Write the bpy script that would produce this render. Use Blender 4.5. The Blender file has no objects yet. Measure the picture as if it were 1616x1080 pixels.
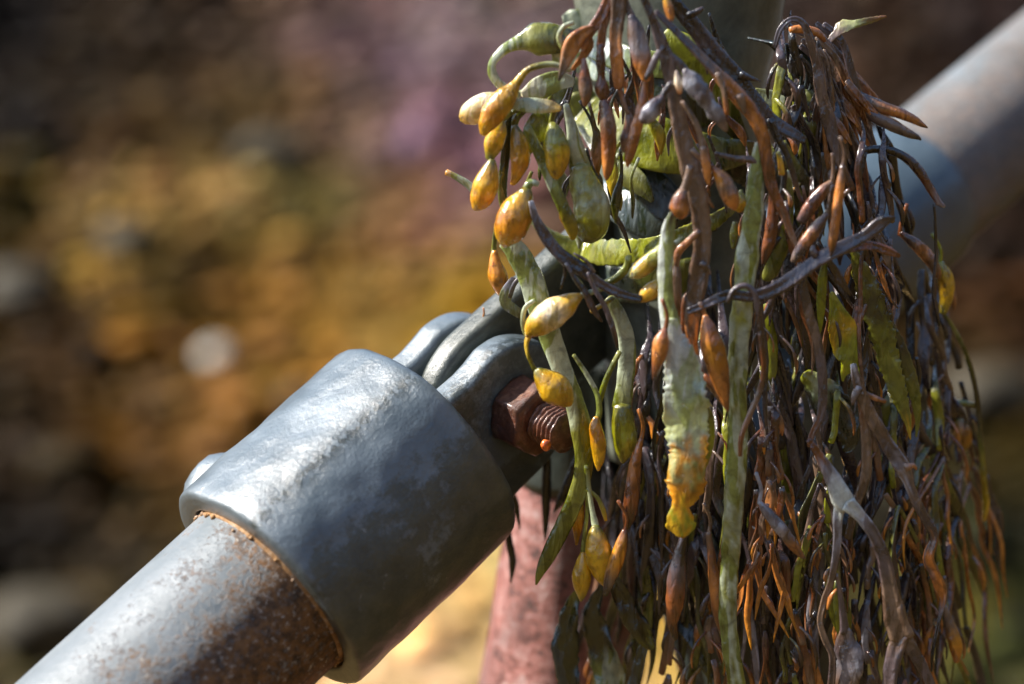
import bpy, bmesh, math, random
import numpy as np
from mathutils import Vector, Matrix, noise as mnoise

# ------------------------------------------------------------------ camera, sky, sun, exposure
C = bpy.context.scene
PITCH = math.radians(8.0)
CAMH = 1.1
cam_d = bpy.data.cameras.new('camera'); cam = bpy.data.objects.new('camera', cam_d)
C.collection.objects.link(cam); C.camera = cam
cam.location = (0, 0, CAMH); cam.rotation_euler = (math.radians(90) - PITCH, 0, 0)
cam_d.lens = 90; cam_d.sensor_width = 36; cam_d.clip_start = 0.02; cam_d.clip_end = 900
cam_d.dof.use_dof = True; cam_d.dof.focus_distance = 0.972; cam_d.dof.aperture_fstop = 4.0
SUN_EL, SUN_AZ = math.radians(43), math.radians(-88)     # azimuth from +Y, negative = to the left
w = bpy.data.worlds.new('World'); C.world = w; w.use_nodes = True
nt = w.node_tree; bg = nt.nodes['Background']; sk = nt.nodes.new('ShaderNodeTexSky')
sk.sky_type = 'NISHITA'; sk.sun_disc = False; sk.sun_elevation = SUN_EL; sk.sun_rotation = SUN_AZ
nt.links.new(sk.outputs[0], bg.inputs[0]); bg.inputs[1].default_value = 0.10
sl = bpy.data.lights.new('sun', 'SUN'); sl.energy = 5.0; sl.angle = math.radians(1.0); sl.color = (1, .95, .87)
so = bpy.data.objects.new('sun', sl); C.collection.objects.link(so)
sd = Vector((math.sin(SUN_AZ)*math.cos(SUN_EL), math.cos(SUN_AZ)*math.cos(SUN_EL), math.sin(SUN_EL)))
so.rotation_euler = sd.to_track_quat('Z', 'Y').to_euler(); so.location = (-3, 0, 6)
C.view_settings.view_transform = 'Standard'; C.view_settings.look = 'None'
C.view_settings.exposure = 1.15; C.view_settings.gamma = 1.0

# ------------------------------------------------------------------ helpers
cp, sp = math.cos(PITCH), math.sin(PITCH)
CR = np.array([1.0, 0, 0]); CU = np.array([0, sp, cp]); CF = np.array([0, cp, -sp])
def cpt(px, py, d):
    """photo pixel (1616 wide) and distance along the view axis (m) to a world point"""
    k = 0.4 / 1616
    x = (px - 808) * k * d; y = (540 - py) * k * d
    return np.array([0, 0, CAMH]) + CR * x + CU * y + CF * d
def hpt(px, py, mm):
    """same for hanging things: mm behind the upright plane that crosses the axis at 1 m"""
    return cpt(px, py, 1.0 + mm / 1000 + (py - 540) * 0.0000347)
def link(o): C.collection.objects.link(o); return o
def tag(o, label, cat, group=None):
    o['label'] = label; o['category'] = cat
    if group: o['group'] = group
    return o
def empty(name, loc, label, cat, group=None, rot=None):
    o = link(bpy.data.objects.new(name, None)); o.location = loc; o.empty_display_size = .02
    if rot is not None: o.rotation_euler = rot
    tag(o, label, cat, group); return o
def lin(c): return tuple(((v/255)/12.92 if v/255 <= .04045 else ((v/255+.055)/1.055)**2.4) for v in c)
def mesh_obj(name, V, F, mat, parent=None, col=None, smooth=True, M=None):
    me = bpy.data.meshes.new(name); me.from_pydata([tuple(v) for v in V], [], F); me.update()
    if smooth: me.polygons.foreach_set('use_smooth', [True]*len(me.polygons))
    if col is not None:
        at = me.color_attributes.new('Col', 'FLOAT_COLOR', 'POINT')
        a = np.ones((len(V), 4), dtype=np.float32); a[:, :3] = col; at.data.foreach_set('color', a.ravel())
    me.materials.append(mat)
    o = link(bpy.data.objects.new(name, me))
    if M is not None: o.matrix_world = M
    if parent is not None:
        o.parent = parent
        if M is None: o.matrix_parent_inverse = parent_inv(parent)
    return o
def parent_inv(p):
    return (Matrix.Translation(p.location) @ p.rotation_euler.to_matrix().to_4x4()).inverted()

# ------------------------------------------------------------------ materials
def new_mat(name):
    m = bpy.data.materials.new(name); m.use_nodes = True
    return m, m.node_tree, m.node_tree.nodes['Principled BSDF']
class N:
    def __init__(s, nt): s.t = nt; s.tc = nt.nodes.new('ShaderNodeTexCoord')
    def noise(s, scale, detail=4, rough=.55, dist=0, vec=None):
        n = s.t.nodes.new('ShaderNodeTexNoise'); n.inputs['Scale'].default_value = scale
        n.inputs['Detail'].default_value = detail; n.inputs['Roughness'].default_value = rough
        n.inputs['Distortion'].default_value = dist
        s.t.links.new(vec or s.tc.outputs['Object'], n.inputs['Vector']); return n.outputs['Fac']
    def ramp(s, x, stops):
        r = s.t.nodes.new('ShaderNodeValToRGB'); e = r.color_ramp.elements
        while len(e) < len(stops): e.new(.5)
        for i, (p, c) in enumerate(stops):
            e[i].position = p
            e[i].color = (c, c, c, 1) if not hasattr(c, '__len__') else (*c, 1)
        s.t.links.new(x, r.inputs[0]); return r.outputs[0]
    def mix(s, f, a, b, mode='MIX'):
        m = s.t.nodes.new('ShaderNodeMix'); m.data_type = 'RGBA'; m.blend_type = mode
        for v, i in ((f, 0), (a, 6), (b, 7)):
            if hasattr(v, 'links'): s.t.links.new(v, m.inputs[i])
            elif i == 0: m.inputs[0].default_value = v
            else: m.inputs[i].default_value = (*v, 1)
        return m.outputs[2]
    def math(s, op, a, b=0.0, clamp=False):
        m = s.t.nodes.new('ShaderNodeMath'); m.operation = op; m.use_clamp = clamp
        for i, v in enumerate((a, b)):
            if hasattr(v, 'links'): s.t.links.new(v, m.inputs[i])
            else: m.inputs[i].default_value = v
        return m.outputs[0]
    def sep(s, v=None):
        q = s.t.nodes.new('ShaderNodeSeparateXYZ'); s.t.links.new(v or s.tc.outputs['Object'], q.inputs[0]); return q.outputs
    def bump(s, h, strength, dist, nrm=None):
        b = s.t.nodes.new('ShaderNodeBump'); b.inputs['Strength'].default_value = strength
        b.inputs['Distance'].default_value = dist; s.t.links.new(h, b.inputs['Height'])
        if nrm: s.t.links.new(nrm, b.inputs['Normal'])
        return b.outputs[0]
    def attr(s, name):
        a = s.t.nodes.new('ShaderNodeAttribute'); a.attribute_name = name; return a.outputs['Color']
    def stretch(s, sc):
        m = s.t.nodes.new('ShaderNodeMapping'); m.inputs['Scale'].default_value = sc
        s.t.links.new(s.tc.outputs['Object'], m.inputs['Vector']); return m.outputs[0]
    def set(s, inp, v):
        if hasattr(v, 'links'): s.t.links.new(v, inp)
        else: inp.default_value = v

def weed_mat(name, patch, rough_a, rough_b, bumpd, sss=0.0, coat=.5, fine=900):
    m, t, b = new_mat(name); n = N(t)
    col = n.attr('Col')
    mott = n.ramp(n.noise(170, 5, .6, .8), [(.3, .5), (.5, 1.0), (.72, 1.4)])
    c1 = n.mix(1.0, col, mott, 'MULTIPLY')
    big = n.noise(110, 3, .55, 1.0, n.stretch((1, 1, .3)))
    pm = n.ramp(big, [(.50, 0), (.54, 1)])
    c2 = n.mix(1.0, c1, patch, 'MULTIPLY')
    c3 = n.mix(pm, c1, c2)
    speck = n.ramp(n.noise(1300, 2, .5), [(.70, 0), (.76, 1)])
    c4 = n.mix(n.math('MULTIPLY', speck, .35), c3, (.03, .025, .015))
    n.set(b.inputs['Base Color'], c4)
    rr = n.math('ADD', n.math('MULTIPLY', pm, rough_b - rough_a), rough_a)
    n.set(b.inputs['Roughness'], rr)
    wr_ = n.noise(300, 3, .5, .8, n.stretch((1, 1, .4)))
    h = n.math('ADD', n.math('MULTIPLY', n.noise(fine, 4, .55), .35), n.math('MULTIPLY', wr_, 1.6))
    n.set(b.inputs['Normal'], n.bump(h, .8, bumpd))
    b.inputs['Coat Weight'].default_value = coat; b.inputs['Coat Roughness'].default_value = .04
    b.inputs['Coat IOR'].default_value = 1.6
    n.set(b.inputs['Coat Normal'], n.bump(n.math('ADD', n.math('MULTIPLY', wr_, 1.2), n.math('MULTIPLY', n.noise(1100, 3, .5), .22)), 1.0, bumpd*2.2))
    if sss:
        b.inputs['Subsurface Weight'].default_value = sss; b.inputs['Subsurface Radius'].default_value = (.8, .5, .2)
        b.inputs['Subsurface Scale'].default_value = .003
    return m
M_WRACK = weed_mat('wet_brown_wrack', (.55, .5, .5), .32, .2, .0005, coat=1.0)
M_STRAP = weed_mat('pale_green_strap', (.52, .56, .20), .38, .10, .0004, coat=1.0)
M_BLADDER = weed_mat('yellow_bladder_skin', (.75, .7, .45), .30, .2, .0005, sss=.4, coat=1.0)
M_BLADE = weed_mat('thin_blade', (.75, .8, .55), .34, .16, .0004, sss=.12, coat=.9)

LEN = float(np.linalg.norm(cpt(676, 695, 1.0)-cpt(422, 932, .965)))
def paint_mat():
    m, t, b = new_mat('weathered_grey_paint'); n = N(t); x, y, z = n.sep()
    base = n.mix(n.ramp(n.noise(35, 5, .6), [(.35, 0), (.65, 1)]), (.085, .11, .125), (.165, .20, .225))
    # algae and grime grown on the underside: local +Y is down
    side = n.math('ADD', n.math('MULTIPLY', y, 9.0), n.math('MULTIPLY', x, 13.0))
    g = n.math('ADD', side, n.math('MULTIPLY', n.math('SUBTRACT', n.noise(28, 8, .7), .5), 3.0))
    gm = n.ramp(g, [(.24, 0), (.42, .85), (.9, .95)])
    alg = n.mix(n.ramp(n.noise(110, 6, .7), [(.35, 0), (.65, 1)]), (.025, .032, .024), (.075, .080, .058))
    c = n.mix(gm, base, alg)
    # broken dark line of algae scuffed along the top
    ln = n.math('ABSOLUTE', n.math('SUBTRACT', x, .019))
    lm = n.math('MULTIPLY', n.ramp(ln, [(.000, 1), (.0055, 0)]), n.ramp(n.noise(260, 8, .75), [(.46, 0), (.51, 1)]))
    c = n.mix(n.math('MULTIPLY', lm, n.ramp(y, [(0, 1), (.001, 0)])), c, (.018, .024, .02))
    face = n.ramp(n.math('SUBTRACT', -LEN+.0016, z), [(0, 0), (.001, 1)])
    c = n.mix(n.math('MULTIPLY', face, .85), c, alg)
    ch = n.ramp(n.noise(190, 9, .75, .4), [(.64, 0), (.70, 1)])
    c = n.mix(n.math('MULTIPLY', ch, .4), c, (.42, .44, .44))
    rs = n.ramp(n.noise(70, 10, .75, .3), [(.70, 0), (.74, 1)])
    c = n.mix(n.math('MULTIPLY', rs, .5), c, (.14, .07, .035))
    n.set(b.inputs['Base Color'], c)
    n.set(b.inputs['Roughness'], n.math('ADD', n.math('MULTIPLY', n.noise(60, 5), .25), n.math('ADD', .22, n.math('MULTIPLY', gm, .12))))
    nb = n.bump(n.noise(55, 4, .55), .6, .0014)
    nb = n.bump(n.noise(420, 8, .7), .75, .0006, nb)
    n.set(b.inputs['Normal'], nb)
    b.inputs['Coat Weight'].default_value = .8; b.inputs['Coat Roughness'].default_value = .22
    n.set(b.inputs['Coat Normal'], nb)
    return m
M_PAINT = paint_mat()
def pipe_mat(name, rust_from, rust_amt, toside, off):
    m, t, b = new_mat(name); n = N(t); x, y, z = n.sep()
    base = n.mix(n.ramp(n.noise(30, 5, .6), [(.35, 0), (.65, 1)]), (.12, .14, .15), (.20, .22, .235))
    g = n.math('ADD', n.math('ADD', n.math('MULTIPLY', y, toside[1]), n.math('MULTIPLY', x, toside[0])), n.math('MULTIPLY', z, rust_from))
    g = n.math('ADD', g, n.math('MULTIPLY', n.math('SUBTRACT', n.noise(24, 6, .65), .5), 1.6))
    g = n.math('ADD', g, off)
    zone = n.ramp(g, [(.15, 0), (1.0, 1)])
    mot = n.math('ADD', n.math('MULTIPLY', n.noise(560, 6, .75, .2), .6), n.math('MULTIPLY', n.noise(120, 6, .7), .4))
    rm = n.ramp(n.math('ADD', n.math('MULTIPLY', zone, .24), mot), [(.58, 0), (.71, 1)])
    rust = n.mix(n.ramp(n.noise(260, 6, .7), [(.35, 0), (.62, 1)]), (.035, .020, .012), (.22, .105, .035))
    rust = n.mix(n.ramp(n.noise(420, 5, .7), [(.57, 0), (.66, 1)]), rust, (.42, .38, .33))
    c = n.mix(n.math('MULTIPLY', rm, rust_amt), base, rust)
    n.set(b.inputs['Base Color'], c)
    n.set(b.inputs['Roughness'], n.math('ADD', n.math('MULTIPLY', rm, .2), .42))
    nb = n.bump(n.noise(300, 8, .7), .6, .0006)
    nb = n.bump(rm, .5, .0006, nb); n.set(b.inputs['Normal'], nb)
    b.inputs['Metallic'].default_value = 0
    return m
def rust_mat(name, dark, mid, light, scale=220, rough=.38, coat=.3, bd=.0007, st=(.3, .5, .72)):
    m, t, b = new_mat(name); n = N(t)
    c = n.ramp(n.noise(scale, 8, .7, .5), [(st[0], dark), (st[1], mid), (st[2], light)])
    c2 = n.mix(n.ramp(n.noise(scale*.25, 5, .6), [(.4, .0), (.7, .8)]), c, dark)
    n.set(b.inputs['Base Color'], c2); b.inputs['Roughness'].default_value = rough
    nb = n.bump(n.noise(scale*1.2, 8, .75), .8, bd); n.set(b.inputs['Normal'], nb)
    b.inputs['Coat Weight'].default_value = coat; b.inputs['Coat Roughness'].default_value = .15
    return m
M_NUT = rust_mat('wet_rust', (.03, .012, .008), (.15, .045, .02), (.36, .17, .09), 260, .34, .5, .0011)
M_PINK = rust_mat('pink_rusty_paint', (.07, .025, .02), (.42, .15, .12), (.66, .45, .42), 120, .42, .3, .003, (.36, .5, .66))
M_DARKMETAL = rust_mat('dark_slimy_iron', (.012, .017, .015), (.035, .045, .04), (.08, .095, .08), 60, .35, .4, .0012)
M_POST = rust_mat('grey_green_post_paint', (.045, .053, .043), (.15, .165, .125), (.27, .28, .21), 45, .42, .2, .0008)
M_SHELLRUST = rust_mat('flaking_orange_rust', (.12, .05, .02), (.42, .22, .07), (.6, .5, .4), 160, .6, .0, .0012)

def ground_mat():
    m, t, b = new_mat('shore_ground'); n = N(t)
    col = n.attr('Col')
    mott = n.ramp(n.noise(9, 8, .7, .5), [(.3, .35), (.5, 1.0), (.7, 1.7)])
    n.set(b.inputs['Base Color'], n.mix(1.0, col, mott, 'MULTIPLY'))
    b.inputs['Roughness'].default_value = .6; b.inputs['Specular IOR Level'].default_value = .05
    n.set(b.inputs['Normal'], n.bump(n.noise(25, 8, .7), 1.0, .03)); return m
M_GROUND = ground_mat()
def mat_mat():
    m, t, b = new_mat('shore_wrack_cover'); n = N(t)
    n.set(b.inputs['Base Color'], n.attr('Col')); n.set(b.inputs['Roughness'], n.ramp(n.noise(14, 2, .5), [(.60, .6), (.66, .18)])); b.inputs['Specular IOR Level'].default_value = .12
    n.set(b.inputs['Normal'], n.bump(n.noise(60, 5, .7), .6, .006)); return m
M_MAT = mat_mat()
M_STONE = rust_mat('pale_wet_stone', (.35, .33, .28), (.5, .48, .42), (.7, .68, .6), 20, .35, .2, .003)
M_BOULDER = rust_mat('weedy_boulder', (.015, .011, .004), (.045, .033, .012), (.09, .07, .03), 8, .7, .0, .01)

# ------------------------------------------------------------------ the shore behind
def hz(X, Y):
    r = max(0.0, Y - 2.9)
    z = .60 * r if r < 6 else 3.6 + (r-6)*.1
    z += min(2.3, max(0, -1.6-Y)*1.2) + (min(5.0, max(0, X-2.6)*1.3) if Y < 9 else 0)  # unseen banks behind the camera and at right, added to block sky light
    return z + .07*mnoise.noise(Vector((X*1.3, Y*1.3, 0)))*min(1, max(0, Y-1.5)) + .03*mnoise.noise(Vector((X*5, Y*5, 4)))
def ray_ground(px, py):
    d = 2.0
    while d < 40:
        p = cpt(px, py, d)
        if p[2] <= hz(p[0], p[1]): return p
        d += .01
    return p
# patches of weed, sand and rock on the shore, corner vignette and shade painted into the dark ones: where, radius, what colour (sRGB)
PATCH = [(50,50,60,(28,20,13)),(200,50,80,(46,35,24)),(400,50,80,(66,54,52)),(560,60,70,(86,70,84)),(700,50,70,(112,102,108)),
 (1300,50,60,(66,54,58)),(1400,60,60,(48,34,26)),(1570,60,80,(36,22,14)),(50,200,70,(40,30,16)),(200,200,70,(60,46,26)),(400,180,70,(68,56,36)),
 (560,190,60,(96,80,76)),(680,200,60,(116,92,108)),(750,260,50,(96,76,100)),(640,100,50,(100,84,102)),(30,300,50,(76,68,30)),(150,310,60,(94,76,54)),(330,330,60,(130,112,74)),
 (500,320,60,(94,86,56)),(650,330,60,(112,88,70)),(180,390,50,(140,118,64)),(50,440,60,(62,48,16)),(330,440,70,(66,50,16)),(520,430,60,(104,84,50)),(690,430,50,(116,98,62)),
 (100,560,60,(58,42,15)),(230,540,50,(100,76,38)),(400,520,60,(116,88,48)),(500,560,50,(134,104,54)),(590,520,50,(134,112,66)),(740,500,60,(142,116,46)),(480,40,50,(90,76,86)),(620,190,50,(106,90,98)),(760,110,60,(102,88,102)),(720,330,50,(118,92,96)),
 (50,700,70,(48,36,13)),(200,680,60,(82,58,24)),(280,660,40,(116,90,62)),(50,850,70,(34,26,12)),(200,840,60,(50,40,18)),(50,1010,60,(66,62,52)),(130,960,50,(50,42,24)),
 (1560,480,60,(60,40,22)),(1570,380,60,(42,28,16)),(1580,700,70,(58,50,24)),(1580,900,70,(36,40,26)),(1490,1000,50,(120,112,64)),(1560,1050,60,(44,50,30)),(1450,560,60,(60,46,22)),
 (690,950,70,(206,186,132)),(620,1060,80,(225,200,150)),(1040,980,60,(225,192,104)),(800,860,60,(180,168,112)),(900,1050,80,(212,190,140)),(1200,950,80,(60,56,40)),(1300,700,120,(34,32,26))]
PC = []
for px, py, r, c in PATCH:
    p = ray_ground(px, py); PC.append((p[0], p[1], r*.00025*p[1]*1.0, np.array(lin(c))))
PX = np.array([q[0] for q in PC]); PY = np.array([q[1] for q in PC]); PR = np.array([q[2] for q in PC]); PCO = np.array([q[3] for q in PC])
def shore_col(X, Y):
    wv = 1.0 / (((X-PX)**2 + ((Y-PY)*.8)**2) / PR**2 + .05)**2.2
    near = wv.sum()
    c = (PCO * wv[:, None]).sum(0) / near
    c = c.mean() + (c-c.mean())*1.12; c = np.maximum(c*np.array([1.18, 1.04, .46+.60*min(1, c.mean()/.25)]) * min(1.0, (c.mean()/.06)**.35), .002)  # also deepens the painted corner shade
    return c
def build_ground():
    xs = np.concatenate([np.linspace(-150, -4, 20)[:-1], np.linspace(-4, 4, 150), np.linspace(4, 150, 20)[1:]])
    ys = np.concatenate([np.linspace(-60, 1.5, 14)[:-1], np.linspace(1.5, 8, 150), np.linspace(8, 250, 24)[1:]])
    V = []; col = []
    for Y in ys:
        for X in xs:
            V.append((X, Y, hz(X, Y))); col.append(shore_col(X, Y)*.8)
    nx = len(xs)
    F = [(j*nx+i, j*nx+i+1, (j+1)*nx+i+1, (j+1)*nx+i) for j in range(len(ys)-1) for i in range(nx-1)]
    o = mesh_obj('ground', V, F, M_GROUND, col=np.array(col)); o['kind'] = 'structure'
build_ground()
def ico(sub=1):
    bm = bmesh.new(); bmesh.ops.create_icosphere(bm, subdivisions=sub, radius=1)
    V = np.array([v.co[:] for v in bm.verts]); F = [tuple(v.index for v in f.verts) for f in bm.faces]; bm.free(); return V, F
def build_cover():
    rng = np.random.default_rng(5); IV, IF = ico(1); V = []; F = []; col = []
    off = 0
    for k in range(12500):
        if k < 4800: X = rng.uniform(-1.25, 1.25); Y = rng.uniform(3.0, 5.6)
        else: X = rng.uniform(-3.6, 3.6); Y = rng.uniform(2.4, 6.5)
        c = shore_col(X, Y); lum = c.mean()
        if lum > .3 and rng.random() < .75: continue
        s = rng.uniform(.010, .03) * (1 if rng.random() < .9 else 1.6)
        sc = np.array([s*rng.uniform(.7, 1.8), s*rng.uniform(.6, 1.2), s*rng.uniform(.3, .8)])
        a = rng.uniform(0, 6.28); ca, sa = math.cos(a), math.sin(a)
        P = IV*(1+rng.normal(0, .16, (len(IV), 1)))*sc; P = np.stack([P[:,0]*ca-P[:,1]*sa, P[:,0]*sa+P[:,1]*ca, P[:,2]], 1)
        P += np.array([X, Y, hz(X, Y)+s*.15]); V.append(P)
        F += [(f[0]+off, f[1]+off, f[2]+off) for f in IF]; off += len(IV)
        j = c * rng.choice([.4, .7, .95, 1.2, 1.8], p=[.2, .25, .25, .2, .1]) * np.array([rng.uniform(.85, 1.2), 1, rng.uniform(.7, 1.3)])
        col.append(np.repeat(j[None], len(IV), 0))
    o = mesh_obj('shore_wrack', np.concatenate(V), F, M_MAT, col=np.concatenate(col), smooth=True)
    tag(o, 'out of focus brown and ochre wrack and shingle covering the shore', 'seaweed'); o['kind'] = 'stuff'
build_cover()
def boulder(px, py, size, label, cat, mat, group, seed, name='boulder', flat=.6):
    g = ray_ground(px, py); V, F = ico(3)
    Q = []
    for v in V:
        k = 1 + .35*mnoise.noise(Vector(v)*1.4 + Vector((seed*7.1, 0, 0))) + .1*mnoise.noise(Vector(v)*4 + Vector((seed, 3, 0)))
        Q.append(v*k*np.array([size, size*.8, size*flat]))
    o = mesh_obj(name, Q, F, mat); o.location = (g[0], g[1], hz(g[0], g[1]) + size*flat*.35); tag(o, label, cat, group)
boulder(340, 576, .024, 'small white stone glowing as a soft disc on the blurred shore', 'stone', M_STONE, None, 2, 'stone', 1.0)
for i, (px, py, s, lb) in enumerate([(200, 395, .05, 'low olive boulder left of the middle of the blurred shore'), (60, 1010, .08, 'dull grey boulder in the lower left corner of the shore'),
        (470, 640, .03, 'small brown rock just above the grey collar on the blurred shore'), (30, 470, .06, 'dark boulder at the left edge of the blurred shore'),
        (430, 260, .06, 'dark brown boulder high on the shore behind'), (1560, 640, .07, 'brown boulder low at the right edge behind the seaweed')]):
    boulder(px, py, s, lb, 'boulder', M_STONE if False else M_BOULDER, 'blurred boulders on the shore', i+5)

# ------------------------------------------------------------------ the rail, its collar and clevis
def c2w(v): return CR*v[0] + CU*v[1] - CF*v[2]
Lc = cpt(422, 932, .965); Rc = cpt(676, 695, 1.0)
A = (Rc-Lc); LEN = np.linalg.norm(A); A = A/LEN
pw = c2w((.648, -.294, .703)); pw = pw - A*pw.dot(A); pw /= np.linalg.norm(pw)
U = -np.cross(A, pw)                        # up, towards the viewer
def frame(o, x=None, y=None, z=None):
    M = Matrix.Identity(4)
    for i, a in enumerate((x, y, z)):
        for r in range(3): M[r][i] = a[r]
    for r in range(3): M[r][3] = o[r]
    return M
FM = frame(Rc, pw, -U, A)                   # local: x along the pin, -y up, z along the rail; origin at the collar's far end
def lathe(prof, seg=96, rfun=None, close=False):
    V = []; F = []
    for i, (r, z) in enumerate(prof):
        for k in range(seg):
            a = 2*math.pi*k/seg; rr = r
            if rfun: rr = rfun(r, z, a)
            V.append((rr*math.cos(a), rr*math.sin(a), z))
    n = len(prof)
    for i in range(n-1):
        for k in range(seg):
            k2 = (k+1) % seg; F.append((i*seg+k, i*seg+k2, (i+1)*seg+k2, (i+1)*seg+k))
    return V, F
def finish_normals(o):
    bm = bmesh.new(); bm.from_mesh(o.data); bmesh.ops.recalc_face_normals(bm, faces=bm.faces); bm.to_mesh(o.data); bm.free()
def root_frame(name, M, label, cat, group=None):
    o = link(bpy.data.objects.new(name, None)); o.matrix_world = M; o.empty_display_size = .03; tag(o, label, cat, group); return o
def child(o, root):
    o.parent = root; o.matrix_parent_inverse = Matrix.Identity(4); return o
def lmesh(name, V, F, mat, root, smooth=True, col=None):
    o = mesh_obj(name, V, F, mat, col=col, smooth=smooth); finish_normals(o); return child(o, root)

clev = root_frame('pipe_collar', FM, 'big dented grey painted collar holding the end of the near rail pipe', 'pipe collar')
R0 = .0480
def cast(r, z, a):
    if r < .030: return r
    f = 1 + .012*math.cos(4*(a+1.05)) + .010*math.cos(6*a+.8)
    q = Vector((math.cos(a)*2.2, math.sin(a)*2.2, z*40))
    return r*f + .0009*mnoise.noise(q) + .0005*mnoise.noise(q*3.1)
prof = [(.0386, -LEN+.030), (.0386, -LEN+.010), (.0388, -LEN+.002), (.0396, -LEN+.0002), (.0410, -LEN), (.0450, -LEN), (.0468, -LEN+.0002), (.0478, -LEN+.0010), (.0482, -LEN+.0024)]
prof += [(.0484, -LEN + .006 + (LEN-.0105)*i/30) for i in range(31)]
prof += [(.0480, -.0028), (.0468, -.0010), (.0450, -.0002), (.040, .0004), (.030, .0006), (.010, .0006), (.0005, .0006)]
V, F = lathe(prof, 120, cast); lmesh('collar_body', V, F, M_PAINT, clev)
# boss of the set screw on the far side
def boss():
    V, F = ico(3); Q = [v*np.array([.0135, .0135, .016])*(1 + .06*mnoise.noise(Vector(v)*2)) for v in V]
    o = lmesh('screw_boss', Q, F, M_PAINT, clev)
    pos = FM.inverted() @ Vector(cpt(350, 772, .996)); o.location = pos
boss()
PIN = .029; PR_ = .0280; TH = .0132; SPC = .0158
def plate(z0, z1, zc, R, th, xoff, wavy, down=None):
    """flat lug in the local y-z plane with a round end at zc, thickness along x, well rounded edges"""
    pts = []
    dn = down or R*.98
    pts.append((-R, z0)) 
    for i in range(1, 5): pts.append((-R + wavy*math.sin(i/5*math.pi), z0 + (zc-z0)*i/5))
    for i in range(0, 33):
        a = math.pi*i/32; pts.append((-R*math.cos(a) if a < math.pi/2 else -dn*math.cos(a), zc + R*math.sin(a)))
    for i in range(1, 5): pts.append((dn + (wavy*.5)*i/5, zc + (z0-zc)*i/5))
    pts.append((dn+wavy*.5, z0))
    cy = 0; cz = (z0+zc)/2
    rings = []; prof2 = []
    b = .0036
    for k in range(7):
        a = k/6*math.pi/2; prof2.append((b*(1-math.sin(a)) , th/2 - b*(1-math.cos(a))))   # (inset, x)
    prof2 = prof2[::-1][::-1]
    seq = [(b*(1-math.sin(k/6*math.pi/2)), -(th/2) + b*(1-math.cos(k/6*math.pi/2))) for k in range(7)]
    seq = seq + [(i, -x) for i, x in seq[::-1]]
    n = len(pts); V = []; P = np.array(pts)
    T = np.roll(P, -1, 0) - np.roll(P, 1, 0); T[0] = P[1]-P[0]; T[-1] = P[-1]-P[-2]
    Nn = np.stack([T[:,1], -T[:,0]], 1); Nn /= np.linalg.norm(Nn, axis=1)[:, None]
    cen = np.array([0, zc]);
    for i in range(n):
        if Nn[i].dot(P[i]-np.array([0, cz])) < 0: Nn[i] = -Nn[i]
    for ins, x in seq:
        for i in range(n):
            q = P[i] - Nn[i]*ins
            jit = .0005*mnoise.noise(Vector((q[0]*90, q[1]*90, xoff*300)))
            V.append((xoff + x + jit, q[0] + jit, q[1]))
    m = len(seq); F = []
    for k in range(m-1):
        for i in range(n-1): F.append((k*n+i, k*n+i+1, (k+1)*n+i+1, (k+1)*n+i))
    F.append(tuple(range(n))); F.append(tuple((m-1)*n + i for i in range(n)))
    return V, F
def add_plate(name, root, mat, *a):
    V, F = plate(*a); o = lmesh(name, V, F, mat, root)
    md = o.modifiers.new('n', 'WEIGHTED_NORMAL') if False else None
    return o
for s in (-1, 1):
    add_plate('fork_arm', clev, M_PAINT, -.004, None, PIN, PR_, TH, s*SPC, .002, .034 if s > 0 else .030)

# near rail pipe
near = root_frame('rail_pipe', FM, 'near scaffold pipe coming out of the big collar, rust speckled at its end', 'pipe', 'rail pipes either side of the post')
M_PIPE = pipe_mat('galvanised_rusty_pipe', 4.0, 1.0, (12, 14), 1.0)
def wob(r, z, a): return r + .0003*mnoise.noise(Vector((math.cos(a)*2, math.sin(a)*2, z*30)))
V, F = lathe([(.0378, -LEN-.70+i*.01) for i in range(71)] + [(.0378, -LEN+.012), (.036, -LEN+.014)], 96, wob)
pm = lmesh('pipe_wall', V, F, M_PIPE, near)
# the rust zone is measured from the collar: move the mesh origin there
pm.location = (0, 0, -LEN)
for v in pm.data.vertices: v.co.z += LEN
# crust of rust round the joint
def crust():
    rng = random.Random(3); V = []; F = []; IV, IF = ico(1); off = 0
    for k in range(60):
        a = rng.uniform(0, 6.283)
        s = rng.uniform(.0004, .0011)
        if -2.9 < a-2*math.pi*0 < 0: pass
        r = .0381; z = -LEN - abs(rng.gauss(0, .0012)) + .0005
        P = IV*np.array([s, s, s])*(1+.3*np.array([[rng.random()] for _ in range(len(IV))])) + np.array([r*math.cos(a), r*math.sin(a), z])
        V += [tuple(p) for p in P]; F += [(f[0]+off, f[1]+off, f[2]+off) for f in IF]; off += len(IV)
    ring, rf = lathe([(.0378, -LEN-.0008), (.0382, -LEN-.0006), (.0387, -LEN+.0010), (.0390, -LEN+.004)], 90, lambda r, z, a: r + .0004*mnoise.noise(Vector((a*9, z*300, 0))))
    F += [tuple(i+off for i in f) for f in rf]; V += ring
    lmesh('rust_crust', V, F, M_SHELLRUST, near)
crust()

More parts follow.
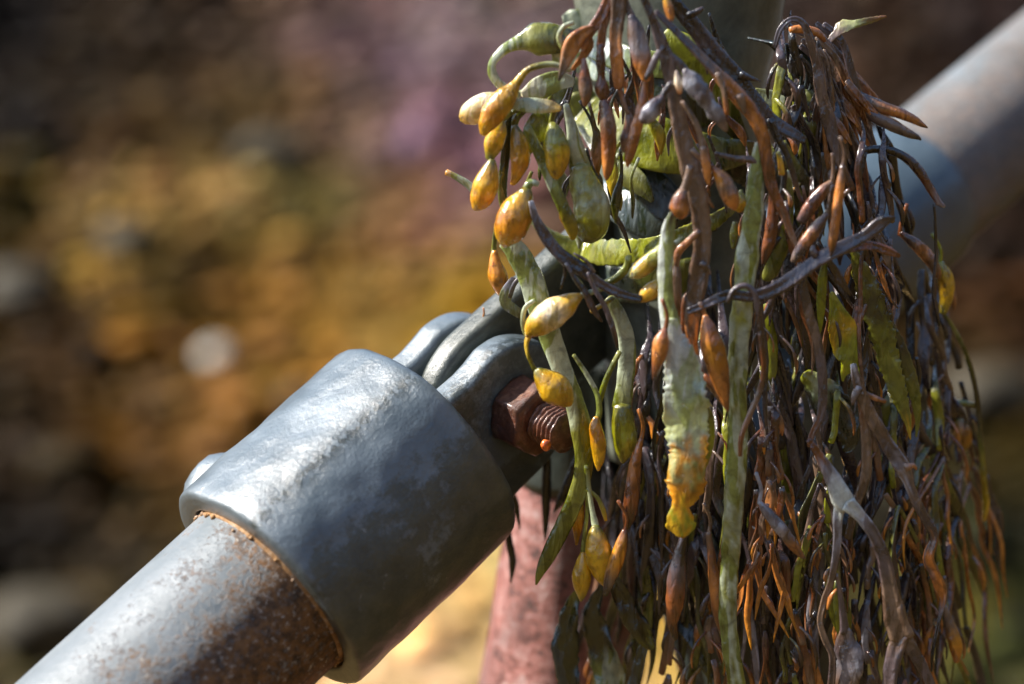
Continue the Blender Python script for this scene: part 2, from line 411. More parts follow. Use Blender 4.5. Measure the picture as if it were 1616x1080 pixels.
# hexagonal nut and threaded bolt
bolt = root_frame('hex_bolt', frame(Rc + A*PIN, U, -A, pw) if False else frame(Rc + A*PIN, A, np.cross(pw, A), pw), 'rusty hexagonal nut on a threaded bolt through the fork', 'bolt')
def nut_mesh():
    V = []; seg = 96; z0 = SPC + TH/2 + .0002; H = .0145; R = .0152
    prof = [(0, .80), (0, .93), (.0016, 1.02), (.004, 1.04), (H*.5, 1.05), (H-.004, 1.04), (H-.0016, 1.0), (H, .88), (H+.0004, .62), (H+.0004, .5)]
    for z, cap in prof:
        for k in range(seg):
            a = 2*math.pi*k/seg + .30; m = (a % (math.pi/3)) - math.pi/6
            rr = min(R*.875/math.cos(m), R*.985*cap)
            rr += .0007*mnoise.noise(Vector((math.cos(a)*3, math.sin(a)*3, z*160))) + .0003*mnoise.noise(Vector((math.cos(a)*9, math.sin(a)*9, z*500)))
            V.append((rr*math.cos(a), rr*math.sin(a), z0+z))
    n = len(prof); F = [(i*seg+k, i*seg+(k+1) % seg, (i+1)*seg+(k+1) % seg, (i+1)*seg+k) for i in range(n-1) for k in range(seg)]
    return V, F
V, F = nut_mesh(); lmesh('nut', V, F, M_NUT, bolt)
def stud():
    V = []; F = []; seg = 48; z0 = -.030; z1 = SPC+TH/2+.0295; pitch = .0024; n = 300
    for i in range(n+1):
        z = z0 + (z1-z0)*i/n
        for k in range(seg):
            a = 2*math.pi*k/seg; ph = ((z/pitch) + a/(2*math.pi)) % 1
            r = .0083 - .0012*(.5+.5*math.cos(2*math.pi*ph))**1.5
            if z > z1-.0014: r *= 1 - .25*((z-(z1-.0014))/.0014)**2
            r += .0009*mnoise.noise(Vector((math.cos(a)*2, math.sin(a)*2, z*170))) + .0004*mnoise.noise(Vector((math.cos(a)*6, math.sin(a)*6, z*600)))
            V.append((r*math.cos(a), r*math.sin(a), z))
    F = [(i*seg+k, i*seg+(k+1) % seg, (i+1)*seg+(k+1) % seg, (i+1)*seg+k) for i in range(n) for k in range(seg)]
    F.append(tuple(n*seg+k for k in range(seg))); F.append(tuple(range(seg)))
    return V, F
V, F = stud(); lmesh('threaded_shank', V, F, M_NUT, bolt)
V, F = lathe([(.001, -.0305), (.012, -.0305), (.0145, -.0295), (.0145, -.0225), (.013, -.0218), (.001, -.0218)], 6); lmesh('bolt_head', V, F, M_NUT, bolt, False)

SCV, SCF = ico(2)
lp = bolt.matrix_world.inverted() @ Vector(cpt(862, 703, .966))
lmesh('orange_drop', [v*np.array([.0022, .0026, .0016])*(1+.3*mnoise.noise(Vector(v)*2)) + np.array(lp) for v in SCV], SCF, M_BLADDER, bolt, col=np.repeat(np.array([[.75, .16, .02]]), len(SCV), 0))  # small drop with its orange glint put into the colour
# post with its tongue and legs
PD = 1.053
post = empty('mooring_post', cpt(1080, 560, PD), 'grey green iron post wrapped in seaweed, on one dark leg and one pink leg', 'post')
def cone(name, pts, mat, seg=64, lump=.0008):
    """tube of revolution through world points with radii"""
    V = []; F = []
    P = np.array([p for p, r in pts]); R = [r for p, r in pts]; n = len(pts)
    ax = P[-1]-P[0]; ax /= np.linalg.norm(ax); s = np.cross(ax, [0, 1, 0]); s /= np.linalg.norm(s); t = np.cross(ax, s)
    for i in range(n):
        for k in range(seg):
            a = 2*math.pi*k/seg; d = s*math.cos(a)+t*math.sin(a); q = P[i]+d*R[i]
            V.append(q + d*lump*mnoise.noise(Vector(q)*45))
    F = [(i*seg+k, i*seg+(k+1) % seg, (i+1)*seg+(k+1) % seg, (i+1)*seg+k) for i in range(n-1) for k in range(seg)]
    F += [tuple(range(seg)), tuple((n-1)*seg+k for k in range(seg))]
    o = mesh_obj(name, V, F, mat, post); finish_normals(o); return o
def run(p0, r0, p1, r1, n=24): return [(p0+(p1-p0)*i/n, r0+(r1-r0)*i/n) for i in range(n+1)]
def vp(px, py, d): return cpt(px, py, d + (py-540)*.0000347)
cone('upper_shaft', run(vp(1072, -900, PD), .062, vp(1072, 0, PD), .0425) + run(vp(1072, 0, PD), .0425, vp(1070, 170, PD), .0345)[1:] + run(vp(1070, 170, PD), .0345, vp(1085, 720, PD), .033)[1:], M_POST)
gl = cpt(1215, 1080, 1.06)
def to_ground(p, q, r0, r1):
    d = (q-p)/np.linalg.norm(q-p); t = (p[2] - (-.1)) / -d[2]; e = p + d*t
    k = t/np.linalg.norm(q-p); return run(p, r0, e, r0+(r1-r0)*k, 40)
cone('lower_leg', to_ground(vp(1090, 640, PD), vp(1215, 1080, 1.065), .034, .036), M_DARKMETAL)
lg = cone('lower_leg', to_ground(vp(915, 640, 1.085), vp(880, 1080, 1.100), .0215, .0350), M_PINK, lump=.0022); lg['label'] = 'pink rusty leg with flaking paint'
cone('joint_socket', run(vp(905, 560, 1.075), .020, vp(915, 745, 1.088), .0275, 12), M_DARKMETAL)
# tongue between the fork arms, running to the post
V, F = plate(0, None, 0, .0290, .0120, 0, .0015, .027)
V = [(v[0], v[1], -v[2] if False else -v[2]) for v in V]
tl = plate(-.085, None, 0, .0290, .0120, 0, .0, .030)
Vt = [(v[0], v[1], -v[2]) for v in tl[0]]
Mt = frame(Rc + A*PIN, pw, -U, A)
o = mesh_obj('tongue', [tuple(Mt @ Vector(v)) for v in Vt], tl[1], M_PAINT, post); finish_normals(o)

# far rail pipe and its collar
f0 = cpt(1175, 528, 1.13); f1 = cpt(1700, 88, 1.28); fa = (f1-f0)/np.linalg.norm(f1-f0)
fx = np.cross(fa, [0, 1, 0]); fx /= np.linalg.norm(fx); fy = np.cross(fa, fx)
FF_ = frame(f0, fx, fy, fa)
far = root_frame('rail_pipe', FF_, 'far blurred pipe climbing to the upper right behind the seaweed', 'pipe', 'rail pipes either side of the post')
M_PIPE2 = pipe_mat('galvanised_far_pipe', .0, .5, (0, 14), .6)
V, F = lathe([(.0340, .02+i*.02) for i in range(70)], 72, wob); lmesh('pipe_wall', V, F, M_PIPE2, far)
fcl = root_frame('pipe_collar', FF_, 'blurred blue grey collar behind the right edge of the seaweed', 'pipe collar')
M_FCOL = rust_mat('blue_grey_collar_paint', (.035, .055, .07), (.07, .10, .125), (.12, .16, .19), 40, .3, .4, .0008)
V, F = lathe([(.0342, .000), (.0365, .002)] + [(.0372, .004+i*.005) for i in range(25)] + [(.0365, .127), (.0342, .130)], 72, wob); lmesh('collar_body', V, F, M_FCOL, fcl)

# ------------------------------------------------------------------ seaweed
PAL = dict(O=(190,118,50), R=(140,78,36), P=(104,88,90), S=(160,160,168), K=(44,36,38), G=(112,112,34), L=(166,174,146), Y=(204,158,26),
           D=(58,64,38), V=(140,142,26), N=(130,104,84), C=(232,220,190), T=(176,180,120), W=(200,206,196), B=(82,54,42), E=(70,86,84), A=(204,134,24))  # W: pale sheen on the wet blade put into the colour
PALL = {k: np.array(lin(v))*{'P': .6, 'K': .22, 'B': .6, 'R': .75, 'N': .8, 'D': .4, 'E': .5, 'S': .9, 'L': 1.05, 'W': .9}.get(k, 1.0) for k, v in PAL.items()}
def catmull(P, step):
    P = np.array(P, float); n = len(P)
    out = []; Pp = np.vstack([2*P[0]-P[1], P, 2*P[-1]-P[-2]])
    for i in range(n-1):
        p0, p1, p2, p3 = Pp[i:i+4]; L = np.linalg.norm((p2-p1)[:3]); m = max(2, int(L/step))
        for k in range(m):
            t = k/m
            out.append(.5*((2*p1) + (-p0+p2)*t + (2*p0-5*p1+4*p2-p3)*t*t + (-p0+3*p1-3*p2+p3)*t**3))
    out.append(P[-1]); return np.array(out)
def postd(x):
    dx = (x-1073)*.00026; r = .039
    return (PD - math.sqrt(max(r*r-dx*dx, 0)) - 1.0)*1000
UP = np.array([0, 0, 1.0])
def tube(keys, d0, cols, flat=.55, seg=10, step=6, wrap=False, serr=0, ripple=0, wart=.06, twist=.35, seed=0, groove=0, curl=0):
    """keys (x, y, width px [, dz mm]); returns verts, faces, colours"""
    rng = random.Random(seed*7919+13)
    K = [(k[0], k[1], (k[3] if len(k) > 3 else 0), k[2]) for k in keys]
    Q = catmull(K, step); n = len(Q)
    pts = np.array([hpt(q[0], q[1], (postd(q[0]) + d0 if wrap else d0) + q[2]) for q in Q])
    Wd = np.maximum(Q[:, 3], .8)*.0002475*.5
    T = np.gradient(pts, axis=0); T /= np.linalg.norm(T, axis=1)[:, None]
    s = np.concatenate([[0], np.cumsum(np.linalg.norm(np.diff(pts, axis=0), axis=1))]); sn = s/s[-1]
    cl = [PALL[c] for c in cols]; m = len(cl)
    cla = np.array(cl if m > 1 else cl*2)
    ph = rng.uniform(0, 100); colv = []; V = np.empty((n*seg, 3)); ang = np.arange(seg)*2*math.pi/seg
    for i in range(n):
        view = pts[i]-np.array([0, 0, CAMH]); view /= np.linalg.norm(view)
        X = np.cross(T[i], view); X /= (np.linalg.norm(X)+1e-9); Z = np.cross(X, T[i])
        tw = twist*mnoise.noise(Vector((s[i]*28, ph, 0)))*2; c_, s_ = math.cos(tw), math.sin(tw)
        X, Z = X*c_+Z*s_, Z*c_-X*s_
        wl = Wd[i]*(1 + wart*1.5*mnoise.noise(Vector((s[i]*160, ph, 3))))
        wL = wR = wl
        if serr:
            f = .0042; w1 = s[i]/f + 1.6*mnoise.noise(Vector((s[i]*120, ph, 7))); a = (w1 + ph) % 1; b = (w1*1.13 + ph*2) % 1
            wL = wl*(1 - serr*a*(.6+.8*abs(mnoise.noise(Vector((s[i]*90, 1, ph)))))); wR = wl*(1 - serr*b*(.6+.8*abs(mnoise.noise(Vector((s[i]*90, 9, ph))))))
        for k in range(seg):
            ca, sa = math.cos(ang[k]), math.sin(ang[k])
            ww = wR if ca > 0 else wL
            u = ca*ww; tt = sa*wl*flat
            if groove and sa < 0: tt += groove*wl*math.exp(-(ca/.45)**2)
            if serr: tt = sa*min(wl*flat, .0007)
            if curl: tt += curl*wl*ca*ca
            if ripple: tt += ripple*wl*abs(ca)*mnoise.noise(Vector((s[i]*110, ca*1.5, ph)))*2
            wr = 1 + wart*2*mnoise.noise(Vector((s[i]*260, ang[k]*.8, ph+5)))
            colv.append(min(1, max(0, sn[i] + .13*mnoise.noise(Vector((s[i]*120, ca*2.5, ph+9))))))
            V[i*seg+k] = pts[i] + X*u*wr + Z*tt*wr
    F = [(i*seg+k, i*seg+(k+1) % seg, (i+1)*seg+(k+1) % seg, (i+1)*seg+k) for i in range(n-1) for k in range(seg)]
    V = np.vstack([V, pts[:1]-T[:1]*Wd[0]*.3, pts[-1:]+T[-1:]*Wd[-1]*.4])
    F += [(k, n*seg, (k+1) % seg) for k in range(seg)] + [((n-1)*seg+k, (n-1)*seg+(k+1) % seg, n*seg+1) for k in range(seg)]
    cx_ = np.array(colv)*(len(cla)-1); cc_ = np.stack([np.interp(cx_, range(len(cla)), cla[:, j]) for j in range(3)], 1)
    col = np.vstack([cc_, cla[:1], cla[-1:]])
    return V, F, col
def merge(parts):
    V = []; F = []; Cc = []; off = 0
    for v, f, c in parts:
        V.append(v); F += [tuple(i+off for i in q) for q in f]; Cc.append(c); off += len(v)
    return np.vstack(V), F, np.vstack(Cc)
SEED = [0]
MATS = dict(w=M_WRACK, s=M_STRAP, b=M_BLADDER, l=M_BLADE)
def mk(spec):
    """spec: (keys, d0, cols, options)"""
    SEED[0] += 1; keys, d0, cols = spec[:3]; kw = dict(spec[3]) if len(spec) > 3 else {}
    return tube(keys, d0, cols, seed=SEED[0], **kw)
def frond(name, label, stems, pods=(), mat='w', podmat=None, podname='pod', cat='seaweed', group='seaweed fronds hanging from the post', podlabels=None):
    k0 = stems[0][0][0]; SV = merge([mk(s) for s in stems])
    if not pods:
        o = mesh_obj(name, SV[0], SV[1], MATS[mat], col=SV[2]); finish_normals(o)
        org = Vector(hpt(k0[0], k0[1], stems[0][1])); o.data.transform(Matrix.Translation(-org)); o.location = org
        tag(o, label, cat, group); return o
    root = empty(name, hpt(k0[0], k0[1], stems[0][1]), label, cat, group)
    o = mesh_obj('stem', SV[0], SV[1], MATS[mat], root, col=SV[2]); finish_normals(o)
    for i, p in enumerate(pods):
        v = mk(p); q = mesh_obj(podname, v[0], v[1], MATS[podmat or mat], root, col=v[2]); finish_normals(q)
        if podlabels: q['label'] = podlabels[i]
    DROPF[0] = .85; drops(root, [p for p in pods if not p[3].get('wrap')], random.Random(SEED[0]), 18)
    return root
def drops(root, stems, rng, n=10):
    IV, IF = ico(2); V = []; F = []; off = 0
    for _ in range(n):
        k, d = rng.choice(stems)[:2]
        if (rng.random() < .2) or len(k) < 3: continue
        i = rng.randrange(1, len(k)-1); t = rng.random(); a, b = k[i], k[i+1]
        w_ = a[2] + (b[2]-a[2])*t; u = rng.uniform(-.6, .3)
        s_ = rng.uniform(.00022, .0006)
        q = hpt(a[0]+(b[0]-a[0])*t + u*w_*.5, a[1]+(b[1]-a[1])*t, d - w_*.2475*.5*DROPF[0]*math.sqrt(1-u*u))
        V.append(IV*s_*np.array([1, .8, 1.1]) + q); F += [tuple(j+off for j in f) for f in IF]; off += len(IV)
    if not V: return
    o = mesh_obj('water_drops', np.vstack(V), F, M_DROP, root); o['kind'] = 'stuff'
DROPF = [.5]
def drop_mat():
    m, t, b = new_mat('clear_water'); b.inputs['Base Color'].default_value = (1, 1, 1, 1)
    b.inputs['Transmission Weight'].default_value = 1; b.inputs['IOR'].default_value = 1.33; b.inputs['Roughness'].default_value = .02
    return m
M_DROP = drop_mat()
RD = dict(flat=.85, wart=.045, seg=16, step=4, twist=.1)        # round bladder
ST = dict(flat=.3, seg=14, step=6, twist=.3, wart=.03)       # strap
BN = dict(flat=.12, seg=20, step=5, ripple=.09, twist=.3, wart=.015)
GR = dict(flat=.5, seg=14, step=5, groove=.4, wart=.05, twist=.4)

KW = 'knotted_wrack'; CW = 'channelled_wrack'; SW = 'serrated_wrack'
# --- yellow bladders, upper left
frond(KW, 'dark green strap arching in an open loop at the upper left of the tangle',
      [([(905,66,30),(875,62,46),(845,62,48),(818,68,24),(795,79,15),(778,98,13),(777,116,14),(787,132,15),(803,143,14),(820,152,10)], -38, 'DGGLLLL', dict(flat=.4, seg=16, twist=.3, step=5))], mat='s')
frond(KW, 'thin stalk with a pale cream bladder, farthest left under the loop', [([(850,140,10),(820,148,10),(795,154,8)], -34, 'GL')],
      [([(802,152,8),(788,157,24),(765,166,38),(742,180,38),(729,190,16)], -34, 'CCCY', RD)], 's', 'b', 'bladder')
frond(KW, 'curved stalk ending in a long orange yellow bladder, left of the brown fronds', [([(900,112,8),(875,102,9),(850,104,10),(830,113,10),(815,132,14)], -46, 'LGY', RD)],
      [([(818,126,10),(808,142,22),(798,155,34),(783,172,38),(770,194,30),(762,213,10)], -46, 'YYAY', RD)], 's', 'b', 'bladder')
frond(KW, 'string of two warty yellow bladders, one below the other, at the tangle edge', [([(830,168,10),(808,178,8),(792,190,8)], -38, 'DG'), ([(775,248,8),(776,258,8)], -38, 'GG')],
      [([(792,188,8),(787,205,26),(779,228,30),(772,252,12)], -38, 'GYYG', RD), ([(777,252,10),(773,268,26),(767,292,40),(757,318,32),(749,331,10)], -40, 'GYYAY', RD)], 's', 'b', 'bladder')
frond(KW, 'yellow brown bladder hanging between dark straps under the loop', [([(830,170,14),(815,185,12),(812,200,10)], -36, 'DG')],
      [([(812,198,10),(818,222,26),(821,252,30),(814,280,16),(808,292,6)], -37, 'GYAY', RD)], 's', 'b', 'bladder')
frond(KW, 'pale grey stub with an orange tip sticking out to the left', [([(752,303,14),(735,289,12),(715,277,9),(704,272,10)], -28, 'LLLA', dict(flat=.8))], mat='s')
frond(KW, 'short stalk with the fattest orange yellow bladder, just left of the black twigs', [([(850,292,8),(838,288,12),(830,300,14)], -48, 'LLG')],
      [([(832,298,14),(826,314,32),(815,335,52),(806,358,52),(799,376,38),(795,388,14)], -50, 'GYAAY', RD)], 's', 'b', 'bladder')
frond(KW, 'green yellow bladder hanging right of the left bladders', [([(880,165,12),(873,180,10),(870,196,10)], -40, 'GG')],
      [([(870,194,10),(875,212,30),(879,245,40),(876,272,26),(872,285,8)], -42, 'GVYY', RD)], 's', 'b', 'bladder')
frond(KW, 'wide strap swelling into a big olive and white bladder', [([(893,165,8),(902,200,16),(910,240,26),(918,275,36)], -38, 'LLG', ST)],
      [([(914,262,28),(922,290,44),(933,325,56),(932,358,52),(922,378,26)], -39, 'GVLVG', RD)], 's', 'b', 'bladder')
frond(KW, 'narrow olive strap running down between the yellow bladders and the big green one', [([(832,200,12),(852,245,18),(872,290,18),(890,330,19),(902,360,20),(904,378,8)], -43, 'GGLGY', ST)], mat='s')
frond(KW, 'dark green strap hanging straight down behind the yellow bladders', [([(815,170,14),(803,200,16),(797,250,15),(793,305,14),(800,345,12)], -30, 'DDG', ST)], mat='s')
frond(KW, 'thin stalk with a soft orange bladder hanging far left, out of focus', [([(800,330,6),(786,345,6),(781,375,8),(779,400,9)], -15, 'GG')],
      [([(780,395,8),(781,415,20),(786,438,30),(794,465,16)], -15, 'AAO', RD)], 's', 'b', 'bladder')
frond(KW, 'pale crumpled lobes crowded under the green loop',
      [([(905,130,14),(880,128,30),(850,140,34),(825,150,14)], -36, 'LLC', BN), ([(800,165,10),(830,166,22),(865,168,20),(885,172,8)], -45, 'GLY', BN), ([(890,80,8),(882,60,8),(890,42,8),(905,36,6)], -45, 'GL'), ([(880,105,12),(882,85,22),(890,65,24),(905,50,20)],-36,'LLG',BN), ([(850,180,20),(845,205,36),(838,225,26),(832,245,8)], -36, 'GVG', BN)], mat='s')
# --- straps across and down the post
frond(KW, 'pale olive strap wrapped round the post below the brown fronds', [([(862,138,30),(893,145,56),(930,180,70),(978,208,82),(1040,228,86),(1110,243,66),(1180,240,36),(1225,235,16)], -12, 'DGGVGDD', dict(wrap=True, **BN))], mat='s', group='straps wrapped round the post')
frond(KW, 'second pale strap slanting below the upper one, half hidden by brown pods', [([(905,150,24),(935,210,34),(975,262,40),(1010,292,34),(1030,318,8)], -16, 'GDGD', dict(wrap=True, **BN))], mat='s', group='straps wrapped round the post')
frond(SW, 'olive strap with wavy toothed edge looped across the post', [([(835,342,12),(868,372,22),(905,392,36),(960,399,44),(1012,394,36),(1050,382,26),(1085,370,30),(1122,352,28),(1152,332,18),(1175,318,10)], -34, 'LGVGVVGG', dict(flat=.12, seg=18, step=4, ripple=.12, twist=.15, serr=.16, wrap=True))], mat='l', group='straps wrapped round the post')
frond(KW, 'bright green glossy strap behind the purple frond at the top', [([(1045,60,34),(1085,85,56),(1120,130,60),(1150,185,40),(1175,225,20)], -10, 'VVGD', dict(wrap=True, **BN))], mat='s', group='straps wrapped round the post')
frond(KW, 'olive strap crossing right of the post under the dark coils', [([(1190,150,22),(1225,158,30),(1262,154,28),(1288,160,24),(1300,185,16)], -6, 'GLGD', BN)], mat='s', group='straps wrapped round the post')
for i, (pts, lb) in enumerate([
    ([(960,215,40),(1000,262,60),(1050,318,60),(1110,350,40)], 'broad blackish strap slanting over the post between the pale bands'),
    ([(930,290,30),(990,330,60),(1060,362,50),(1130,350,30)], 'dark leathery strap lying above the toothed olive band'),
    ([(870,410,30),(940,440,50),(1010,450,60),(1100,430,50)], 'dark grey green strap under the toothed olive band'),
    ([(900,95,30),(980,120,50),(1060,150,50),(1120,190,40)], 'grey green strap high on the post behind the orange pods'),
    ([(1100,230,30),(1170,270,40),(1230,290,50),(1290,270,30)], 'dark strap crossing behind the long pale strap'),
    ([(900,20,30),(920,60,40),(990,95,44),(1060,105,40)], 'grey strap wrapped over the top edge of the post')]):
    frond(KW, lb, [(pts, -4-i, ['DED','ED','DEG','LED','DKD','LEL'][i], dict(wrap=True, **BN))], mat='s', group='straps wrapped round the post')
for i in range(9):
    o_ = i*9
    frond('wrack_coil', 'thin black green coils wound round the post at the upper right', [([(1180+o_*.5,60+i*1,4),(1215+o_*.8,70+i*1,5.5),(1238+o_*.95,104,6),(1236+o_*.9,140+i*1,5.5),(1222+o_*.6,178,4)], 4-i, 'EKED'[i % 2:], dict(flat=.8))], mat='s', group='black green coils')
frond(KW, 'broad pale green strap running down past the rusty nut to a pointed tip',
      [([(795,380,22),(815,398,34),(838,440,38),(850,480,38),(868,530,34),(886,580,31),(905,630,31),(918,680,33),(922,730,29),(914,772,28),(893,822,27),(868,872,24),(852,905,13),(846,923,3)], -38, 'LLLLLGGGGG', ST)], mat='s')
frond(KW, 'stalk carrying two plump yellow bladders, the lower one resting on the nut',
      [([(965,452,8),(938,460,8),(915,468,10)], -50, 'GL'), ([(840,522,14),(831,540,8),(833,560,7),(845,586,8)], -50, 'YG'), ([(833,535,7),(825,512,7),(829,486,8),(845,474,8)], -46, 'GL')],
      [([(918,466,8),(905,474,24),(885,487,42),(862,502,46),(842,519,32),(832,532,8)], -52, 'YYCYY', RD), ([(846,583,10),(855,593,28),(868,606,46),(884,622,44),(896,636,24),(899,641,8)], -50, 'GYYYY', RD)], 's', 'b', 'bladder')
frond(KW, 'olive strap with a green bladder at its foot, right of the nut', [([(962,470,20),(980,505,24),(990,545,26),(987,600,27),(981,645,30)], -34, 'GLLG', ST)],
      [([(982,640,28),(983,665,36),(986,692,38),(985,715,26),(983,731,6)], -35, 'GVVG', RD)], 's', 'b', 'bladder')
frond(KW, 'thin stalk with a narrow twisted yellow bladder just right of the threaded bolt', [([(905,560,6),(925,590,8),(942,622,9),(946,650,10),(941,666,10)], -44, 'GLG'), ([(978,555,8),(957,598,9),(946,635,9)], -42, 'GV')],
      [([(941,658,8),(940,675,20),(944,700,24),(945,725,18),(944,743,4)], -45, 'YAYY', RD)], 's', 'b', 'bladder')
frond(KW, 'stalk with two yellow bladders hanging side by side below the nut', [([(925,735,8),(930,775,8),(935,808,9),(941,835,12)], -40, 'GL'), ([(922,745,6),(927,800,6),(922,850,7),(919,878,8)], -38, 'GG'), ([(926,772,6),(942,785,7),(952,805,8),(956,822,5)], -40, 'GGY')],
      [([(940,830,12),(941,850,32),(945,878,42),(950,905,30),(956,925,8)], -42, 'GYYYY', RD), ([(920,872,8),(919,890,22),(918,915,29),(918,938,15),(917,949,4)], -40, 'YYYG', RD)], 's', 'b', 'bladder')
frond(KW, 'small olive yellow bladder tucked behind the pointed strap tip', [([(915,760,8),(912,780,8)], -30, 'GG')], [([(912,776,8),(912,805,20),(911,835,15),(910,860,4)], -30, 'GYAY', RD)], 's', 'b', 'bladder')
frond(KW, 'long pale green glossy strap hanging straight down the middle of the tangle',
      [([(1198,225,12),(1195,262,22),(1192,300,27),(1187,350,30),(1180,400,33),(1175,450,31),(1170,500,32),(1164,560,31),(1162,620,31),(1165,680,31),(1161,740,32),(1158,800,31),(1154,860,29),(1150,920,28),(1149,980,28),(1156,1040,28),(1168,1110,28)], -52, 'LLLLVLLGLLGLGLGG', dict(flat=.35, seg=16, step=6, twist=.2))], mat='s')
frond(KW, 'second dim olive strap hanging behind, right of the long pale one', [([(1240,270,14),(1242,320,22),(1232,380,28),(1215,430,26),(1205,440,10)], -38, 'LGGG', ST), ([(1212,480,14),(1215,540,24),(1212,590,26),(1206,620,8)], -25, 'VVG', ST)], mat='s')
frond(KW, 'pale yellow bladder pointing down left under the toothed band', [([(1080,375,8),(1062,388,10)], -50, 'GL')], [([(1064,384,12),(1045,398,26),(1020,418,28),(1003,432,20),(996,438,6)], -52, 'GTVYT', RD)], 's', 'b', 'bladder')
frond(KW, 'small yellow bladder beside the pale purple stem', [([(1060,440,8),(1045,446,10)], -50, 'GL')], [([(1046,444,14),(1030,458,26),(1014,470,18),(1008,475,6)], -52, 'VYYY', RD)], 's', 'b', 'bladder')
frond(KW, 'tiny bright yellow bladder above the long strap', [([(1170,300,6),(1168,310,8)], -48, 'G')], [([(1168,305,12),(1168,320,26),(1166,334,12)], -50, 'VYY', RD), ([(1228,240,6),(1232,258,9),(1234,276,10)], -50, 'VYY', RD), ([(1160,350,8),(1158,370,13),(1157,392,6)], -48, 'VVG', RD)], 's', 'b', 'bladder')
frond(KW, 'hooked olive stalk curling below the toothed band', [([(992,404,10),(990,420,12),(975,438,13),(955,448,12),(938,450,10)], -46, 'VGG'), ([(968,470,7),(950,482,7),(932,492,7)], -44, 'GY')], mat='s')
# --- brown fronds at the top
frond(CW, 'orange brown frond fanning into long pods at the top left of the post',
      [([(962,-12,14),(957,8,17),(948,28,18),(935,46,16),(928,60,12)], -48, 'RR', GR), ([(975,-12,22),(976,18,24),(972,55,20),(973,92,20),(976,122,19),(976,140,12)], -50, 'NNOR', GR), ([(966,14,10),(953,40,13),(948,75,14)], -48, 'NR', GR), ([(985,-8,8),(992,14,9),(998,30,14)], -50, 'NP', GR), ([(976,120,8),(984,132,10),(988,140,3)], -49, 'OR'), ([(977,138,8),(985,165,7),(991,180,8)], -48, 'RN')],
      [([(938,44,10),(918,54,20),(903,72,27),(893,98,18),(886,116,9),(882,128,3)], -50, 'ROONK', GR), ([(930,56,10),(928,72,20),(918,92,12),(903,110,6)], -48, 'ROO', GR), ([(922,92,6),(922,115,16),(924,140,22),(924,160,13),(922,168,3)], -50, 'RRNR', RD), ([(948,70,10),(948,95,15),(949,120,12),(950,142,22),(953,162,8)], -49, 'RBRR', RD), ([(953,158,10),(958,185,22),(961,215,24),(960,250,20),(958,275,12),(957,285,3)], -50, 'RNROO', RD), ([(991,178,8),(993,198,17),(989,222,20),(984,240,8)], -47, 'NRN', RD), ([(996,24,10),(1003,48,26),(1010,80,30),(1017,108,26),(1020,128,12)], -52, 'PNSOO', RD), ([(1020,122,8),(1016,150,12),(1010,180,16),(1001,215,18),(993,248,14),(990,264,3)], -50, 'OROOO', RD)], podname='pod')
frond(CW, 'long purple brown frond hanging down the middle with side pods',
      [([(1012,-12,10),(1030,30,13),(1043,65,19),(1054,100,22),(1063,145,20),(1072,195,26),(1084,245,30),(1097,295,31),(1106,340,28),(1108,385,28),(1103,430,30),(1097,475,28),(1092,515,22),(1094,545,12)], -58, 'KPPPNNNNNNNNO', GR),
       ([(1047,74,12),(1037,88,9),(1029,106,11),(1018,126,5)], -58, 'PPK'), ([(1056,85,9),(1072,100,12),(1084,116,12)], -58, 'PP'), ([(1060,130,8),(1050,145,9),(1044,155,10)], -60, 'PK'), ([(1076,160,6),(1093,185,8),(1104,210,9),(1110,236,10)], -62, 'NNN'), ([(1092,236,9),(1110,254,9),(1128,268,9)], -60, 'NR'), ([(1090,262,12),(1082,292,12),(1077,306,14)], -62, 'NN'), ([(1108,305,14),(1118,318,8),(1127,329,2)], -58, 'NNR'), ([(1104,365,10),(1086,382,10),(1070,398,12),(1068,420,8)], -60, 'NON'), ([(1106,415,12),(1118,425,6),(1121,434,2)], -60, 'NN'), ([(1096,455,10),(1080,475,8),(1078,510,8),(1072,540,8)], -56, 'NRR'), ([(1104,478,10),(1110,492,8),(1113,500,8)], -60, 'NO'), ([(1093,535,14),(1100,575,10),(1112,595,9)], -55, 'ONR'), ([(1066,110,6),(1070,122,6)], -56, 'P')],
      [([(1080,110,10),(1094,130,24),(1112,155,27),(1130,180,23),(1142,200,12),(1147,208,3)], -62, 'PSPSPN', dict(flat=.7, wart=.22, seg=16, step=4)), ([(1046,152,8),(1036,164,20),(1024,180,28),(1013,192,16)], -62, 'PPSP', RD), ([(1068,112,6),(1071,130,14),(1073,148,6)], -60, 'NCO', RD), ([(1109,232,9),(1114,258,14),(1117,282,10),(1119,292,3)], -63, 'NOOO', RD), ([(1126,266,8),(1138,280,20),(1150,303,28),(1157,322,20),(1160,332,5)], -62, 'RANOO', RD), ([(1078,300,12),(1073,318,26),(1071,334,30),(1067,341,18)], -63, 'NROO', RD), ([(1068,415,8),(1066,440,18),(1068,470,14),(1070,500,6)], -58, 'NNR', RD), ([(1113,498,8),(1118,520,24),(1127,555,36),(1136,595,30),(1144,630,14),(1149,650,3)], -63, 'OOAOOR', RD), ([(1110,592,8),(1122,605,15),(1136,624,14),(1147,645,5)], -58, 'RNR', RD)], podname='pod')
frond(CW, 'thick blackish branch slanting down across the top of the post',
      [([(1040,-20,16),(1065,8,22),(1095,42,26),(1125,82,28),(1160,122,31),(1190,160,28),(1214,190,26),(1240,205,20),(1270,222,12)], -40, 'KKPKKPK', GR), ([(1168,118,14),(1185,124,8),(1201,129,2)], -42, 'KP'), ([(1085,25,10),(1102,18,10),(1110,12,4)], -42, 'KP'), ([(1215,188,12),(1225,215,12),(1240,240,10),(1252,275,9),(1262,310,6),(1270,325,4)], -44, 'KKB')])
